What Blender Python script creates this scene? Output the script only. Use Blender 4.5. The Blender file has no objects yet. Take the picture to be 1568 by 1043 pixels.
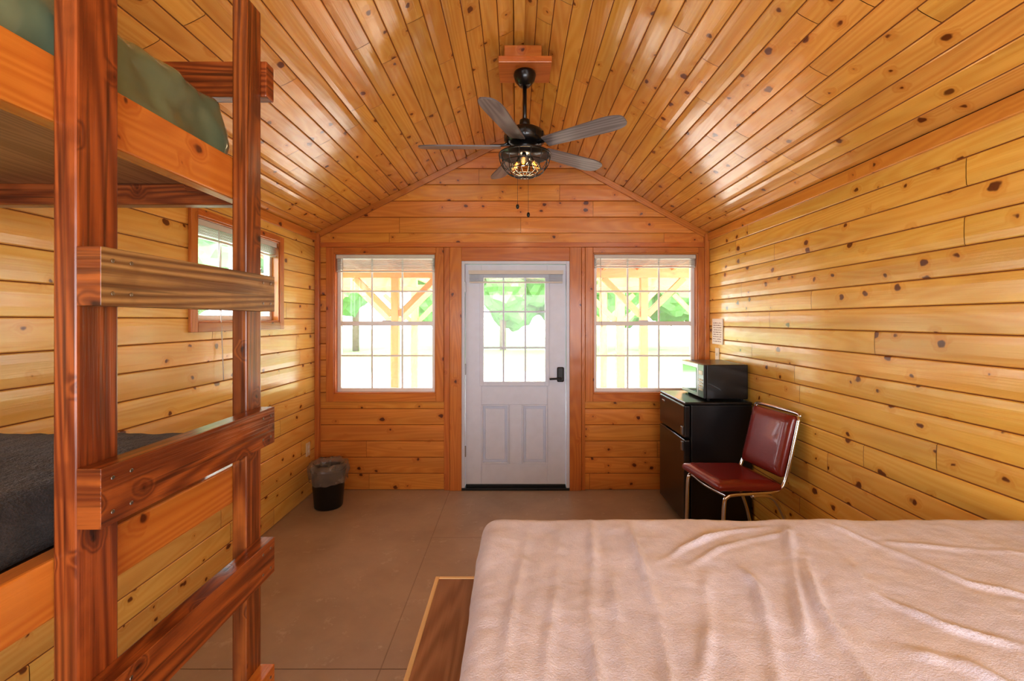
import bpy, bmesh, math, random
from mathutils import Vector, Matrix, noise
random.seed(7)
scene = bpy.context.scene
scene.view_settings.view_transform = 'Standard'
scene.view_settings.look = 'None'
scene.view_settings.exposure = 0.34
scene.view_settings.gamma = 0.90

def lin(c):
    r = []
    for v in c:
        v = v/255.0
        r.append(v/12.92 if v <= 0.04045 else ((v+0.055)/1.055)**2.4)
    return (r[0], r[1], r[2], 1.0)

# ------------------------------------------------------------------ materials
class NT:
    def __init__(s, name):
        s.m = bpy.data.materials.new(name); s.m.use_nodes = True
        s.t = s.m.node_tree; s.b = s.t.nodes['Principled BSDF']; s.o = s.t.nodes['Material Output']
    def n(s, typ, **kw):
        nd = s.t.nodes.new(typ)
        for k, v in kw.items(): setattr(nd, k, v)
        return nd
    def link(s, a, b): s.t.links.new(a, b)
    def val(s, sock, v):
        if hasattr(v, 'is_output'): s.link(v, sock)
        else: sock.default_value = v
    def math(s, op, a, b=0.0, c=None, clamp=False):
        nd = s.n('ShaderNodeMath', operation=op); nd.use_clamp = clamp
        s.val(nd.inputs[0], a); s.val(nd.inputs[1], b)
        if c is not None: s.val(nd.inputs[2], c)
        return nd.outputs[0]
    def mix(s, f, a, b, mode='MIX'):
        nd = s.n('ShaderNodeMix', data_type='RGBA', blend_type=mode)
        s.val(nd.inputs[0], f); s.val(nd.inputs[6], a); s.val(nd.inputs[7], b)
        return nd.outputs[2]
    def noise(s, vec, scale, detail=2, rough=0.5, dist=0.0, dim='3D'):
        nd = s.n('ShaderNodeTexNoise', noise_dimensions=dim)
        if vec is not None: s.link(vec, nd.inputs['Vector'])
        nd.inputs['Scale'].default_value = scale; nd.inputs['Detail'].default_value = detail
        nd.inputs['Roughness'].default_value = rough; nd.inputs['Distortion'].default_value = dist
        return nd.outputs['Fac']
    def mapr(s, v, a, b, c=0.0, d=1.0, smooth=False):
        nd = s.n('ShaderNodeMapRange')
        if smooth: nd.interpolation_type = 'SMOOTHSTEP'
        s.val(nd.inputs[0], v)
        for i, x in enumerate((a, b, c, d)): nd.inputs[i+1].default_value = x
        return nd.outputs[0]
    def bump(s, h, strength=0.2, dist=0.01):
        nd = s.n('ShaderNodeBump'); nd.inputs['Strength'].default_value = strength
        nd.inputs['Distance'].default_value = dist; s.link(h, nd.inputs['Height'])
        s.link(nd.outputs[0], s.b.inputs['Normal']); return nd
    def comb(s, x, y, z=0.0):
        nd = s.n('ShaderNodeCombineXYZ'); s.val(nd.inputs[0], x); s.val(nd.inputs[1], y); s.val(nd.inputs[2], z)
        return nd.outputs[0]

def wood(name, base, dark, knotc, rough=0.3, knots=0.5, grain=0.4, vary=0.25, kscale=4.6, coat=0.0, bump=0.25, ringf=75.0, vs=6.0, cracks=0.0, krad=0.2):
    w = NT(name)
    uv = w.n('ShaderNodeUVMap').outputs[0]
    sp = w.n('ShaderNodeSeparateXYZ'); w.link(uv, sp.inputs[0]); u, v = sp.outputs[0], sp.outputs[1]
    at = w.n('ShaderNodeAttribute'); at.attribute_name = 'rnd'; rnd = at.outputs['Fac']
    vo = w.n('ShaderNodeTexVoronoi', voronoi_dimensions='2D'); vo.inputs['Scale'].default_value = kscale
    wn = w.noise(uv, 26, 1, dim='2D')
    uu = w.math('MULTIPLY_ADD', w.math('SUBTRACT', wn, 0.5), 0.03, w.math('MULTIPLY', u, 0.85))
    w.link(w.comb(uu, v), vo.inputs['Vector'])
    sc = w.n('ShaderNodeSeparateColor'); w.link(vo.outputs['Color'], sc.inputs[0])
    d = vo.outputs['Distance']
    r = w.math('MULTIPLY', w.math('SUBTRACT', sc.outputs[0], 1.0-knots), krad)
    dr = w.math('SUBTRACT', d, r)
    present = w.mapr(r, 0.004, 0.02)
    km = w.math('MULTIPLY', w.mapr(dr, 0.02, -0.03, 0, 1, True), present)
    halo = w.math('MULTIPLY', w.mapr(dr, 0.20, 0.0, 0, 1, True), present)
    low = w.noise(w.comb(w.math('MULTIPLY', u, 0.55), w.math('MULTIPLY', v, vs)), 1.0, 1, 0.4, dim='2D')
    low2 = w.math('ADD', low, w.math('MULTIPLY', halo, 0.12))
    ring = w.math('MULTIPLY_ADD', w.math('SINE', w.math('MULTIPLY', low2, ringf)), 0.5, 0.5)
    fine = w.noise(w.comb(w.math('MULTIPLY', u, 4.0), w.math('MULTIPLY', v, 170.0)), 1.0, 2, 0.6, dim='2D')
    broad = w.noise(w.comb(w.math('MULTIPLY', u, 1.3), w.math('MULTIPLY', v, 9.0)), 1.0, 1, 0.5, dim='2D')
    g = w.math('ADD', w.math('MULTIPLY', ring, grain*0.75), w.math('MULTIPLY', fine, grain*0.5), clamp=True)
    col = w.mix(g, lin(base), lin(dark))
    col = w.mix(w.math('MULTIPLY', halo, 0.6), col, lin(dark))
    col = w.mix(w.math('MULTIPLY', km, 0.93), col, lin(knotc))
    if cracks:
        cr = w.noise(w.comb(w.math('MULTIPLY', u, 2.2), w.math('MULTIPLY', v, 75.0)), 1.0, 2, 0.55, dim='2D')
        col = w.mix(w.mapr(cr, 0.60, 0.70, 0, cracks), col, lin(knotc))
        blot = w.noise(uv, 9, 3, 0.6, dim='2D')
        col = w.mix(w.mapr(blot, 0.52, 0.68, 0, cracks*0.8), col, lin(dark))
    br = w.math('ADD', w.mapr(rnd, 0, 1, 1.0-vary, 1.0+vary*0.4), w.mapr(broad, 0.3, 0.7, -0.08, 0.07))
    hs = w.n('ShaderNodeHueSaturation')
    w.link(col, hs.inputs['Color']); w.link(br, hs.inputs['Value'])
    w.link(w.mapr(w.math('FRACT', w.math('MULTIPLY', rnd, 7.31)), 0, 1, 0.493, 0.505), hs.inputs['Hue'])
    w.link(hs.outputs[0], w.b.inputs['Base Color'])
    w.b.inputs['Roughness'].default_value = rough
    w.b.inputs['Coat Weight'].default_value = coat; w.b.inputs['Coat Roughness'].default_value = 0.14
    wav = w.noise(uv, 7.0, 1, dim='2D')
    hh = w.math('ADD', w.math('MULTIPLY', fine, 0.25), w.math('MULTIPLY', wav, 1.6))
    w.bump(hh, bump, 0.006)
    return w.m

def plain(name, c, rough=0.5, metal=0.0, coat=0.0, var=0.06, nscale=14, bump=0.0, bscale=60, spec=None):
    w = NT(name)
    tc = w.n('ShaderNodeTexCoord').outputs['Object']
    nz = w.noise(tc, nscale, 3)
    L = lin(c); lo = tuple(x*(1-var) for x in L[:3])+(1,); hi = tuple(min(1, x*(1+var)) for x in L[:3])+(1,)
    w.link(w.mix(nz, lo, hi), w.b.inputs['Base Color'])
    w.b.inputs['Roughness'].default_value = rough; w.b.inputs['Metallic'].default_value = metal
    w.b.inputs['Coat Weight'].default_value = coat
    if spec is not None: w.b.inputs['Specular IOR Level'].default_value = spec
    if bump: w.bump(w.noise(tc, bscale, 4, 0.6), bump, 0.004)
    return w.m

M_wallR = wood('pine_wall_golden', (242,198,98), (226,162,64), (100,46,14), 0.26, 0.64, 0.5, 0.10, 6.6, coat=0.35)
M_wallL = wood('pine_wall_light', (244,204,112), (230,170,78), (108,52,18), 0.26, 0.62, 0.5, 0.10, 6.6, coat=0.35)
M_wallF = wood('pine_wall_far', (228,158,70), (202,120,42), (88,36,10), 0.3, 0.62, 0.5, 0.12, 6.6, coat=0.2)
M_ceil = wood('pine_ceiling', (243,188,94), (220,148,58), (104,48,14), 0.20, 0.62, 0.5, 0.13, 6.6, coat=0.75, bump=0.4)
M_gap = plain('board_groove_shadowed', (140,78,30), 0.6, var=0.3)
M_trim = wood('pine_trim', (212,136,60), (182,98,36), (86,36,12), 0.28, 0.4, 0.6, 0.12, 6, coat=0.2)
M_bunk = wood('stained_bunk_timber', (172,98,42), (104,50,20), (40,16,8), 0.30, 0.5, 0.9, 0.12, 9.0, coat=0.2, bump=0.5, ringf=90, vs=9, cracks=0.55)
M_rungW = wood('worn_rung_timber', (188,152,96), (112,76,40), (48,26,14), 0.38, 0.3, 1.0, 0.1, 9.0, coat=0.1, bump=0.5, ringf=80, vs=8, cracks=0.5)
M_rail = wood('bunk_rail_pine', (214,138,58), (184,98,36), (90,38,14), 0.26, 0.4, 0.6, 0.1, 7, coat=0.25, ringf=90, vs=9)
M_ply = wood('plywood', (176,132,94), (134,92,58), (90,56,32), 0.35, 0.1, 0.8, 0.1, vs=10)
M_plyE = wood('light_edge_strip', (242,208,154), (224,182,122), (160,106,60), 0.5, 0.1, 0.4, 0.1)
M_porch = wood('porch_cedar', (216,140,84), (190,108,58), (110,60,34), 0.6, 0.2, 0.4, 0.1)
M_white = plain('white_vinyl', (236,236,236), 0.35)
M_door = plain('door_white_paint', (214,222,240), 0.38, bump=0.05)
M_blind = plain('blind_slats', (214,212,208), 0.45)
M_black = plain('black_enamel', (16,16,18), 0.28, coat=0.2)
M_blackm = plain('black_metal_matte', (20,19,19), 0.42)
M_fridge = plain('fridge_black', (14,15,20), 0.3, bump=0.12, bscale=220)
M_chrome = plain('chrome', (205,205,205), 0.14, 1.0)
M_steel = plain('brushed_steel', (150,150,150), 0.3, 1.0)
M_vinyl = plain('red_vinyl', (124,36,28), 0.26, coat=0.3, bump=0.15, bscale=90, var=0.15)
M_green = plain('green_vinyl', (108,124,100), 0.26, coat=0.5, bump=0.2, bscale=12, var=0.12)
M_plate = plain('outlet_plastic', (226,214,190), 0.4)
M_bin = plain('bin_plastic', (15,17,20), 0.35)
M_blade = wood('fan_blade_weathered', (150,148,152), (98,94,98), (64,60,58), 0.32, 0.1, 0.8, 0.1, bump=0.2)
M_rubber = plain('rubber', (25,24,24), 0.7)

def fleece(name, c1, c2, bs, scale=260, sheen=0.6):
    w = NT(name)
    tc = w.n('ShaderNodeTexCoord').outputs['Object']
    a = w.noise(tc, 5, 2); b = w.noise(tc, scale, 2, 0.7); c = w.noise(tc, 28, 3, 0.6)
    f = w.math('ADD', w.math('MULTIPLY', a, 0.35), w.math('ADD', w.math('MULTIPLY', b, 0.35), w.math('MULTIPLY', c, 0.35)))
    w.link(w.mix(w.mapr(f, 0.35, 0.7), lin(c1), lin(c2)), w.b.inputs['Base Color'])
    w.b.inputs['Roughness'].default_value = 0.92
    w.b.inputs['Specular IOR Level'].default_value = 0.15
    w.b.inputs['Sheen Weight'].default_value = sheen
    w.bump(w.math('ADD', b, w.math('MULTIPLY', c, 1.5)), bs, 0.004)
    return w.m
M_bed = fleece('cream_fleece_blanket', (206,208,230), (232,233,250), 0.4, 240, 0.1)
M_dark = fleece('charcoal_fleece', (34,30,31), (74,67,65), 0.9, 150, 0.2)

def floor_mat():
    w = NT('painted_plywood_floor')
    tc = w.n('ShaderNodeTexCoord').outputs['Object']
    a = w.noise(tc, 2.2, 4, 0.6); b = w.noise(tc, 60, 3, 0.7); s = w.noise(tc, 9, 5, 0.75)
    col = w.mix(w.mapr(a, 0.3, 0.7), lin((162,142,122)), lin((182,162,140)))
    col = w.mix(w.mapr(s, 0.58, 0.72, 0, 0.5), col, lin((214,202,188)))
    sp = w.n('ShaderNodeSeparateXYZ'); w.link(tc, sp.inputs[0])
    def seam(c, pos):
        return w.mapr(w.math('ABSOLUTE', w.math('SUBTRACT', c, pos)), 0.0015, 0.0035, 1, 0)
    sm = w.math('MAXIMUM', w.math('MULTIPLY', seam(sp.outputs[0], -0.60), 0.5), seam(sp.outputs[1], 2.02))
    right = w.mapr(sp.outputs[0], -0.61, -0.609, 0, 1)
    sm = w.math('MAXIMUM', sm, w.math('MULTIPLY', w.math('MULTIPLY', seam(sp.outputs[1], 3.24), right), 0.6))
    col = w.mix(w.math('MULTIPLY', sm, 0.8), col, lin((80,56,42)))
    w.link(col, w.b.inputs['Base Color'])
    w.link(w.mapr(s, 0.3, 0.7, 0.3, 0.46), w.b.inputs['Roughness'])
    w.bump(w.math('SUBTRACT', w.math('ADD', w.math('MULTIPLY', b, 0.25), w.math('MULTIPLY', s, 0.6)), w.math('MULTIPLY', sm, 0.8)), 0.4, 0.004)
    return w.m
M_floor = floor_mat()

def glass_mat(name, haze=0.1, tint=(1,1,1,1)):
    w = NT(name); t = w.t; t.nodes.remove(w.b)
    tr = w.n('ShaderNodeBsdfTransparent'); tr.inputs[0].default_value = tint
    tl = w.n('ShaderNodeBsdfTranslucent'); tl.inputs[0].default_value = (0.95, 0.97, 1, 1)
    gl = w.n('ShaderNodeBsdfGlossy'); gl.inputs['Roughness'].default_value = 0.02
    fr = w.n('ShaderNodeFresnel'); fr.inputs[0].default_value = 1.45
    m1 = w.n('ShaderNodeMixShader'); tc = w.n('ShaderNodeTexCoord').outputs['Object']
    w.link(w.mapr(w.noise(tc, 3, 2), 0.3, 0.7, haze*0.8, haze*1.2), m1.inputs[0])
    w.link(tr.outputs[0], m1.inputs[1]); w.link(tl.outputs[0], m1.inputs[2])
    m2 = w.n('ShaderNodeMixShader'); w.link(fr.outputs[0], m2.inputs[0])
    w.link(m1.outputs[0], m2.inputs[1]); w.link(gl.outputs[0], m2.inputs[2])
    w.link(m2.outputs[0], w.o.inputs[0]); return w.m
M_glass = glass_mat('window_glass', 0.06)
M_bulb = glass_mat('bulb_glass', 0.05, (1, 0.93, 0.8, 1))
def emis(name, c, s):
    w = NT(name); w.b.inputs['Base Color'].default_value = lin(c)
    w.b.inputs['Emission Color'].default_value = lin(c); w.b.inputs['Emission Strength'].default_value = s
    return w.m
M_fil = emis('bulb_filament', (255,150,60), 1.4)
def bag_mat():
    w = NT('bin_liner')
    w.b.inputs['Base Color'].default_value = lin((150,140,130)); w.b.inputs['Roughness'].default_value = 0.25
    tr = w.n('ShaderNodeBsdfTransparent'); mx = w.n('ShaderNodeMixShader')
    tc = w.n('ShaderNodeTexCoord').outputs['Object']
    w.link(w.mapr(w.noise(tc, 18, 3), 0.3, 0.7, 0.3, 0.7), mx.inputs[0])
    w.link(tr.outputs[0], mx.inputs[1]); w.link(w.b.outputs[0], mx.inputs[2]); w.link(mx.outputs[0], w.o.inputs[0])
    return w.m
M_bag = bag_mat()
def lawn_mat():
    w = NT('lawn_and_gravel')
    tc = w.n('ShaderNodeTexCoord').outputs['Object']
    sp = w.n('ShaderNodeSeparateXYZ'); w.link(tc, sp.inputs[0])
    n1 = w.noise(tc, 1.2, 3)
    g = w.mix(n1, lin((92,132,62)), lin((132,166,92)))
    yy = w.math('MULTIPLY_ADD', n1, 1.0, sp.outputs[1])
    band = w.math('MULTIPLY', w.mapr(yy, 6.6, 7.4), w.mapr(yy, 16, 17, 1, 0))
    w.link(w.mix(band, g, lin((210,204,192))), w.b.inputs['Base Color']); w.b.inputs['Roughness'].default_value = 0.95
    return w.m
M_grass = lawn_mat()
M_leaf = plain('foliage', (92,134,76), 0.8, var=0.5, nscale=2.0, bump=0.8, bscale=3)
M_bark = plain('bark', (110,92,78), 0.9, var=0.3, nscale=6)
M_deck = wood('deck_boards', (206,184,158), (176,150,122), (100,70,50), 0.6, 0.2, 0.4, 0.15)
def sign_mat():
    w = NT('printed_notice')
    tc = w.n('ShaderNodeTexCoord').outputs['Generated']
    sp = w.n('ShaderNodeSeparateXYZ'); w.link(tc, sp.inputs[0])
    ln = w.math('GREATER_THAN', w.math('SINE', w.math('MULTIPLY', sp.outputs[2], 70.0)), 0.35)
    nz = w.math('GREATER_THAN', w.noise(tc, 22, 2), 0.47)
    inside = w.math('MULTIPLY', w.math('LESS_THAN', w.math('ABSOLUTE', w.math('SUBTRACT', sp.outputs[1], 0.5)), 0.4),
                    w.math('LESS_THAN', w.math('ABSOLUTE', w.math('SUBTRACT', sp.outputs[2], 0.45)), 0.4))
    f = w.math('MULTIPLY', w.math('MULTIPLY', ln, nz), inside)
    w.link(w.mix(f, lin((240,236,226)), lin((120,80,70))), w.b.inputs['Base Color']); w.b.inputs['Roughness'].default_value = 0.5
    return w.m
M_sign = sign_mat()

# ------------------------------------------------------------------ mesh builder
class MB:
    def __init__(s): s.v = []; s.f = []; s.uv = []; s.r = []; s.m = []; s.sm = []
    def face(s, pts, uvs=None, rnd=0.5, mat=0, sm=False):
        b = len(s.v); s.v += [tuple(p) for p in pts]; s.f.append(tuple(range(b, b+len(pts))))
        s.uv.append(uvs or [(p[0], p[1]) for p in pts]); s.r.append(rnd); s.m.append(mat); s.sm.append(sm)
    def box(s, lo, hi, axis=0, mat=0, M=None, rnd=None):
        b = len(s.v); rnd = random.random() if rnd is None else rnd
        ou, ov = random.random()*40, random.random()*40
        C = [(x, y, z) for z in (lo[2], hi[2]) for y in (lo[1], hi[1]) for x in (lo[0], hi[0])]
        for c in C: s.v.append(tuple(M @ Vector(c)) if M is not None else c)
        F = [((0,2,3,1), 2), ((4,5,7,6), 2), ((0,1,5,4), 1), ((2,6,7,3), 1), ((0,4,6,2), 0), ((1,3,7,5), 0)]
        det = (M is not None and M.to_3x3().determinant() < 0)
        for k, (f, nax) in enumerate(F):
            fr = f[::-1] if det else f
            oth = [a for a in (0,1,2) if a != nax]
            ua = axis if axis in oth else oth[0]; va = [a for a in oth if a != ua][0]
            s.f.append(tuple(b+i for i in fr))
            s.uv.append([(C[i][ua]+ou, C[i][va]+ov+k*0.37) for i in fr])
            s.r.append(rnd); s.m.append(mat); s.sm.append(False)
    def grid(s, P, closed=False, mat=0, sm=True, rnd=0.5, cap=False):
        b = len(s.v); n = len(P); m = len(P[0])
        for row in P: s.v += [tuple(p) for p in row]
        jj = m if closed else m-1
        for i in range(n-1):
            for j in range(jj):
                a = b+i*m+j; c = b+i*m+(j+1) % m; d = b+(i+1)*m+(j+1) % m; e = b+(i+1)*m+j
                s.f.append((a, c, d, e)); s.uv.append([(i*.02, j*.02), (i*.02, j*.02+.02), (i*.02+.02, j*.02+.02), (i*.02+.02, j*.02)])
                s.r.append(rnd); s.m.append(mat); s.sm.append(sm)
        if cap:
            for i in (0, n-1):
                idx = [b+i*m+j for j in range(m)]
                if i == 0: idx = idx[::-1]
                s.f.append(tuple(idx)); s.uv.append([(0, 0)]*m); s.r.append(rnd); s.m.append(mat); s.sm.append(False)
    def lathe(s, prof, c=(0,0,0), seg=32, mat=0, cap=True, fn=None):
        P = []
        for (r, z) in prof:
            row = []
            for j in range(seg):
                a = 2*math.pi*j/seg; rr, zz = (r, z) if fn is None else fn(r, z, a)
                row.append((c[0]+rr*math.cos(a), c[1]+rr*math.sin(a), c[2]+zz))
            P.append(row)
        s.grid(P, True, mat, True, cap=cap)
    def tube(s, pts, r, seg=10, mat=0, smooth=True, M=None, closed=False):
        pts = [Vector(p) for p in pts]
        if M is not None: pts = [M @ p for p in pts]
        if smooth and len(pts) > 2:
            Q = []
            for i in range(len(pts)-1):
                p0 = pts[max(i-1, 0)]; p1 = pts[i]; p2 = pts[i+1]; p3 = pts[min(i+2, len(pts)-1)]
                for k in range(8):
                    t = k/8
                    Q.append(0.5*((2*p1)+(p2-p0)*t+(2*p0-5*p1+4*p2-p3)*t*t+(3*p1-p0-3*p2+p3)*t**3))
            Q.append(pts[-1]); pts = Q
        P = []; up = None
        for i, p in enumerate(pts):
            if closed: tg = (pts[(i+1) % len(pts)]-pts[i-1]).normalized()
            else: tg = (pts[min(i+1, len(pts)-1)]-pts[max(i-1, 0)]).normalized()
            if up is None:
                up = Vector((0,0,1)) if abs(tg.z) < 0.9 else Vector((1,0,0))
            up = (up - tg*up.dot(tg)).normalized(); sd = tg.cross(up)
            P.append([p+r*(math.cos(2*math.pi*j/seg)*up+math.sin(2*math.pi*j/seg)*sd) for j in range(seg)])
        if closed: P.append(P[0])
        s.grid(P, True, mat, True, cap=not closed)
    def build(s, name, mats, bevel=0.0, parent=None, seg=2):
        me = bpy.data.meshes.new(name); me.from_pydata(s.v, [], s.f)
        if not isinstance(mats, (list, tuple)): mats = [mats]
        for m in mats: me.materials.append(m)
        ul = me.uv_layers.new(name='UVMap'); at = me.attributes.new('rnd', 'FLOAT', 'FACE')
        flat = [c for f in s.uv for uv in f for c in uv]
        ul.data.foreach_set('uv', flat); at.data.foreach_set('value', s.r)
        me.polygons.foreach_set('material_index', s.m); me.polygons.foreach_set('use_smooth', s.sm)
        me.update()
        ob = bpy.data.objects.new(name, me); scene.collection.objects.link(ob)
        if bevel > 0:
            md = ob.modifiers.new('bevel', 'BEVEL'); md.width = bevel; md.segments = seg; md.limit_method = 'ANGLE'; md.angle_limit = math.radians(50)
        if parent is not None:
            ob.parent = parent; ob.matrix_parent_inverse = Matrix.Translation(-parent.location)
        return ob
def empty(name, loc):
    e = bpy.data.objects.new(name, None); e.location = loc; e.empty_display_size = 0.1
    scene.collection.objects.link(e); return e

def frame(O, U, V, N):
    M = Matrix.Identity(4)
    for i in range(3): M[i][0] = U[i]; M[i][1] = V[i]; M[i][2] = N[i]; M[i][3] = O[i]
    return M

def free(lo, hi, ops, a, b):
    iv = [(lo, hi)]
    for (u0, u1, v0, v1) in ops:
        if v0 < b-1e-6 and v1 > a+1e-6:
            nv = []
            for (p, q) in iv:
                if u1 <= p or u0 >= q: nv.append((p, q)); continue
                if u0 > p: nv.append((p, u0))
                if u1 < q: nv.append((u1, q))
            iv = nv
    return iv

def boards(mb, M, W, H, bh, ops=(), clip=None, jl=(1.1, 2.8), groove=0.008, off=0.0, thick=0.1, cham=0.006, gap=0.0022):
    v = -off
    while v < H-1e-4:
        v0, v1 = max(v, 0), min(v+bh, H)
        lo, hi = clip(v0) if clip else (0, W)
        js = [lo]; x = lo + random.uniform(0.3, jl[1])
        while x < hi: js.append(x); x += random.uniform(*jl)
        js.append(hi)
        rn = [random.random() for _ in js]; of = [(random.random()*60, random.random()*60) for _ in js]
        cuts = sorted({v0, v1} | {c for o in ops for c in (o[2], o[3]) if v0 < c < v1})
        prof = [(v, -groove), (v+gap, -groove*0.7), (v+cham, -0.0018), (v+0.3*bh, 0), (v+0.7*bh, 0), (v+bh-cham, -0.0018), (v+bh-gap, -groove*0.7), (v+bh, -groove)]
        def nv(t):
            for (a, na), (b, nb) in zip(prof, prof[1:]):
                if a <= t <= b: return na+(nb-na)*(t-a)/(b-a)
            return 0
        for a, b in zip(cuts, cuts[1:]):
            for (p, q) in free(lo, hi, ops, a, b):
                for ji in range(len(js)-1):
                    s0, s1 = max(p, js[ji]), min(q, js[ji+1])
                    if s1-s0 < 0.004: continue
                    e0 = 0.0014 if abs(s0-js[ji]) < 1e-6 else 0; e1 = 0.0014 if abs(s1-js[ji+1]) < 1e-6 else 0
                    s0 += e0; s1 -= e1
                    ts = [a]+[t for t, _ in prof if a < t < b]+[b]
                    for t0, t1 in zip(ts, ts[1:]):
                        pts = [M @ Vector(c) for c in ((s0, t0, nv(t0)), (s1, t0, nv(t0)), (s1, t1, nv(t1)), (s0, t1, nv(t1)))]
                        uo, vo = of[ji]; tm = (t0+t1)/2
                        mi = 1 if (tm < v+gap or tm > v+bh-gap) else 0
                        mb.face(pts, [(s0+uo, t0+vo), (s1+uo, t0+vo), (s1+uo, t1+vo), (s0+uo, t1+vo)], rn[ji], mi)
        v += bh
    cuts = sorted({0, H} | {c for o in ops for c in (o[2], o[3])})
    for a, b in zip(cuts, cuts[1:]):
        for (p, q) in free(0, W, ops, a, b):
            if clip is None: mb.box((p, a, -thick), (q, b, -groove-0.002), 0, 1, M, 0.2)

# ------------------------------------------------------------------ room
XL, XR, YB, YF = -1.82, 1.75, -1.6, 4.15
EAVE, RX, RZ = 2.34, 0.02, 3.27
mb = MB(); mb.box((XL-0.1, YB-0.1, -0.1), (XR+0.1, YF+0.1, 0.0)); fl = mb.build('floor', M_floor)
WL = (-1.655, -0.726, 0.877, 2.157); WR = (0.70, 1.655, 0.877, 2.157); DR = (-0.494, 0.488, 0.0, 2.086)
MF = frame((XL, YF, 0), (1,0,0), (0,0,1), (0,-1,0))
ops = [(o[0]-XL, o[1]-XL, o[2], o[3]) for o in (WL, WR, DR)]
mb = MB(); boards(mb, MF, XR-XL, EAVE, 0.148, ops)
def gclip(v):
    z = EAVE+v
    xl = XL+(RX-XL)*(z-EAVE)/(RZ-EAVE); xr = XR-(XR-RX)*(z-EAVE)/(RZ-EAVE)
    return (xl-XL, xr-XL)
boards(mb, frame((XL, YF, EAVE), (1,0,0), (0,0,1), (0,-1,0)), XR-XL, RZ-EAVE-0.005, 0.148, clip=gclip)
P = [(XL-0.1, EAVE), (XR+0.1, EAVE), (RX, RZ+0.04)]
mb.face([(x, YF+0.012, z) for x, z in P], rnd=.2, mat=1); mb.face([(x, YF+0.1, z) for x, z in P[::-1]], rnd=.2, mat=1)
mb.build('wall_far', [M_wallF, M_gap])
LW = (2.58, 3.48, 1.535, 2.145)
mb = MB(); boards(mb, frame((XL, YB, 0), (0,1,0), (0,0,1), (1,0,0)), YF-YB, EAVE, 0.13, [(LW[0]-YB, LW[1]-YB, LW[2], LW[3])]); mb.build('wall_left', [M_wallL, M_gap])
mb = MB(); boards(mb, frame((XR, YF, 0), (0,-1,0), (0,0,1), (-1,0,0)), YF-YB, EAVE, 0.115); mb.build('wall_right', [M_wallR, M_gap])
mb = MB(); boards(mb, frame((XR, YB, 0), (-1,0,0), (0,0,1), (0,1,0)), XR-XL, EAVE, 0.14)
boards(mb, frame((XR, YB, EAVE), (-1,0,0), (0,0,1), (0,1,0)), XR-XL, RZ-EAVE-0.005, 0.14, clip=lambda v: (XR-(gclip(v)[1]+XL), XR-(gclip(v)[0]+XL)))
mb.face([(x, YB-0.012, z) for x, z in P[::-1]], rnd=.2, mat=1)
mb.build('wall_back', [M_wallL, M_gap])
mb = MB()
for side in (-1, 1):
    ex = XL if side < 0 else XR
    d = Vector((RX-ex, 0, RZ-EAVE)); L = d.length; d.normalize()
    Nn = Vector((d.z, 0, -d.x)) if side < 0 else Vector((-d.z, 0, d.x))
    if side < 0: M = frame((ex, YB, EAVE), (0,1,0), d, Nn)
    else: M = frame((ex, YF, EAVE), (0,-1,0), d, Nn)
    boards(mb, M, YF-YB, L, 0.098, jl=(0.5, 1.7), off=0.03 if side < 0 else 0.0, cham=0.0055, gap=0.002)
    mb.box((-0.15, -0.16, -0.14), (YF-YB+0.15, L+0.02, -0.0105), 0, 1, M, 0.2)
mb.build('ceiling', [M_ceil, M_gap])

tn = [0]
def trim(boxes, mat=M_trim, bev=0.003):
    tn[0] += 1; mb = MB()
    for bx in boxes: mb.box(*bx)
    return mb.build('trim_%d' % tn[0], mat, bev)
def casing(M, o, w=0.07, t=0.02, depth=0.1, sill=True):
    u0, u1, v0, v1 = o
    b = [((u0-w, v0-w, 0), (u0, v1+w*0.75, t), 1, 0, M), ((u1, v0-w, 0), (u1+w, v1+w*0.75, t), 1, 0, M),
         ((u0, v1, 0), (u1, v1+w*0.75, t), 0, 0, M), ((u0, v0-w, 0), (u1, v0, t), 0, 0, M),
         ((u0-0.001, v0, -depth), (u0+0.012, v1, t*0.6), 1, 0, M), ((u1-0.012, v0, -depth), (u1+0.001, v1, t*0.6), 1, 0, M),
         ((u0, v1-0.012, -depth), (u1, v1+0.001, t*0.6), 0, 0, M), ((u0, v0-0.001, -depth), (u1, v0+0.012, t*0.6), 0, 0, M)]
    trim(b)
MFz = frame((0, YF, 0), (1,0,0), (0,0,1), (0,-1,0))
MLz = frame((XL, 0, 0), (0,1,0), (0,0,1), (1,0,0))
casing(MFz, WL); casing(MFz, WR); casing(MLz, LW, 0.055)
trim([((-0.60, 0, 0), (-0.494, 2.21, 0.024), 1, 0, MFz), ((0.488, 0, 0), (0.594, 2.21, 0.024), 1, 0, MFz),
      ((-0.494, 2.086, 0), (0.488, 2.21, 0.024), 0, 0, MFz),
      ((-0.655, 0, 0), (-0.603, 2.21, 0.012), 1, 0, MFz), ((0.597, 0, 0), (0.629, 2.21, 0.012), 1, 0, MFz)])
trim([((XL, 2.212, 0), (XR, 2.255, 0.016), 0, 0, MFz)])
trim([((XL, YF-0.04, 0), (XL+0.04, YF, 2.33), 2), ((XR-0.04, YF-0.04, 0), (XR, YF, 2.33), 2)])
mb = MB()
for side in (-1, 1):
    ex = XL if side < 0 else XR
    d = Vector((RX-ex, 0, RZ-EAVE)); L = d.length; d.normalize()
    Nn = Vector((d.z, 0, -d.x)) if side < 0 else Vector((-d.z, 0, d.x))
    M = frame((ex, YF-0.02, EAVE), d, (0,1,0), Nn)
    mb.box((0.0, 0, 0.0), (L, 0.02, 0.05), 0, 0, M)
mb.build('trim_%d' % (tn[0]+1), M_trim, 0.003); tn[0] += 1
trim([((XL, YB, EAVE-0.075), (XL+0.018, YF-0.04, EAVE-0.005), 1), ((XR-0.018, YB, EAVE-0.075), (XR, YF-0.04, EAVE-0.005), 1)], M_wallF)
mb = MB()
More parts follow.
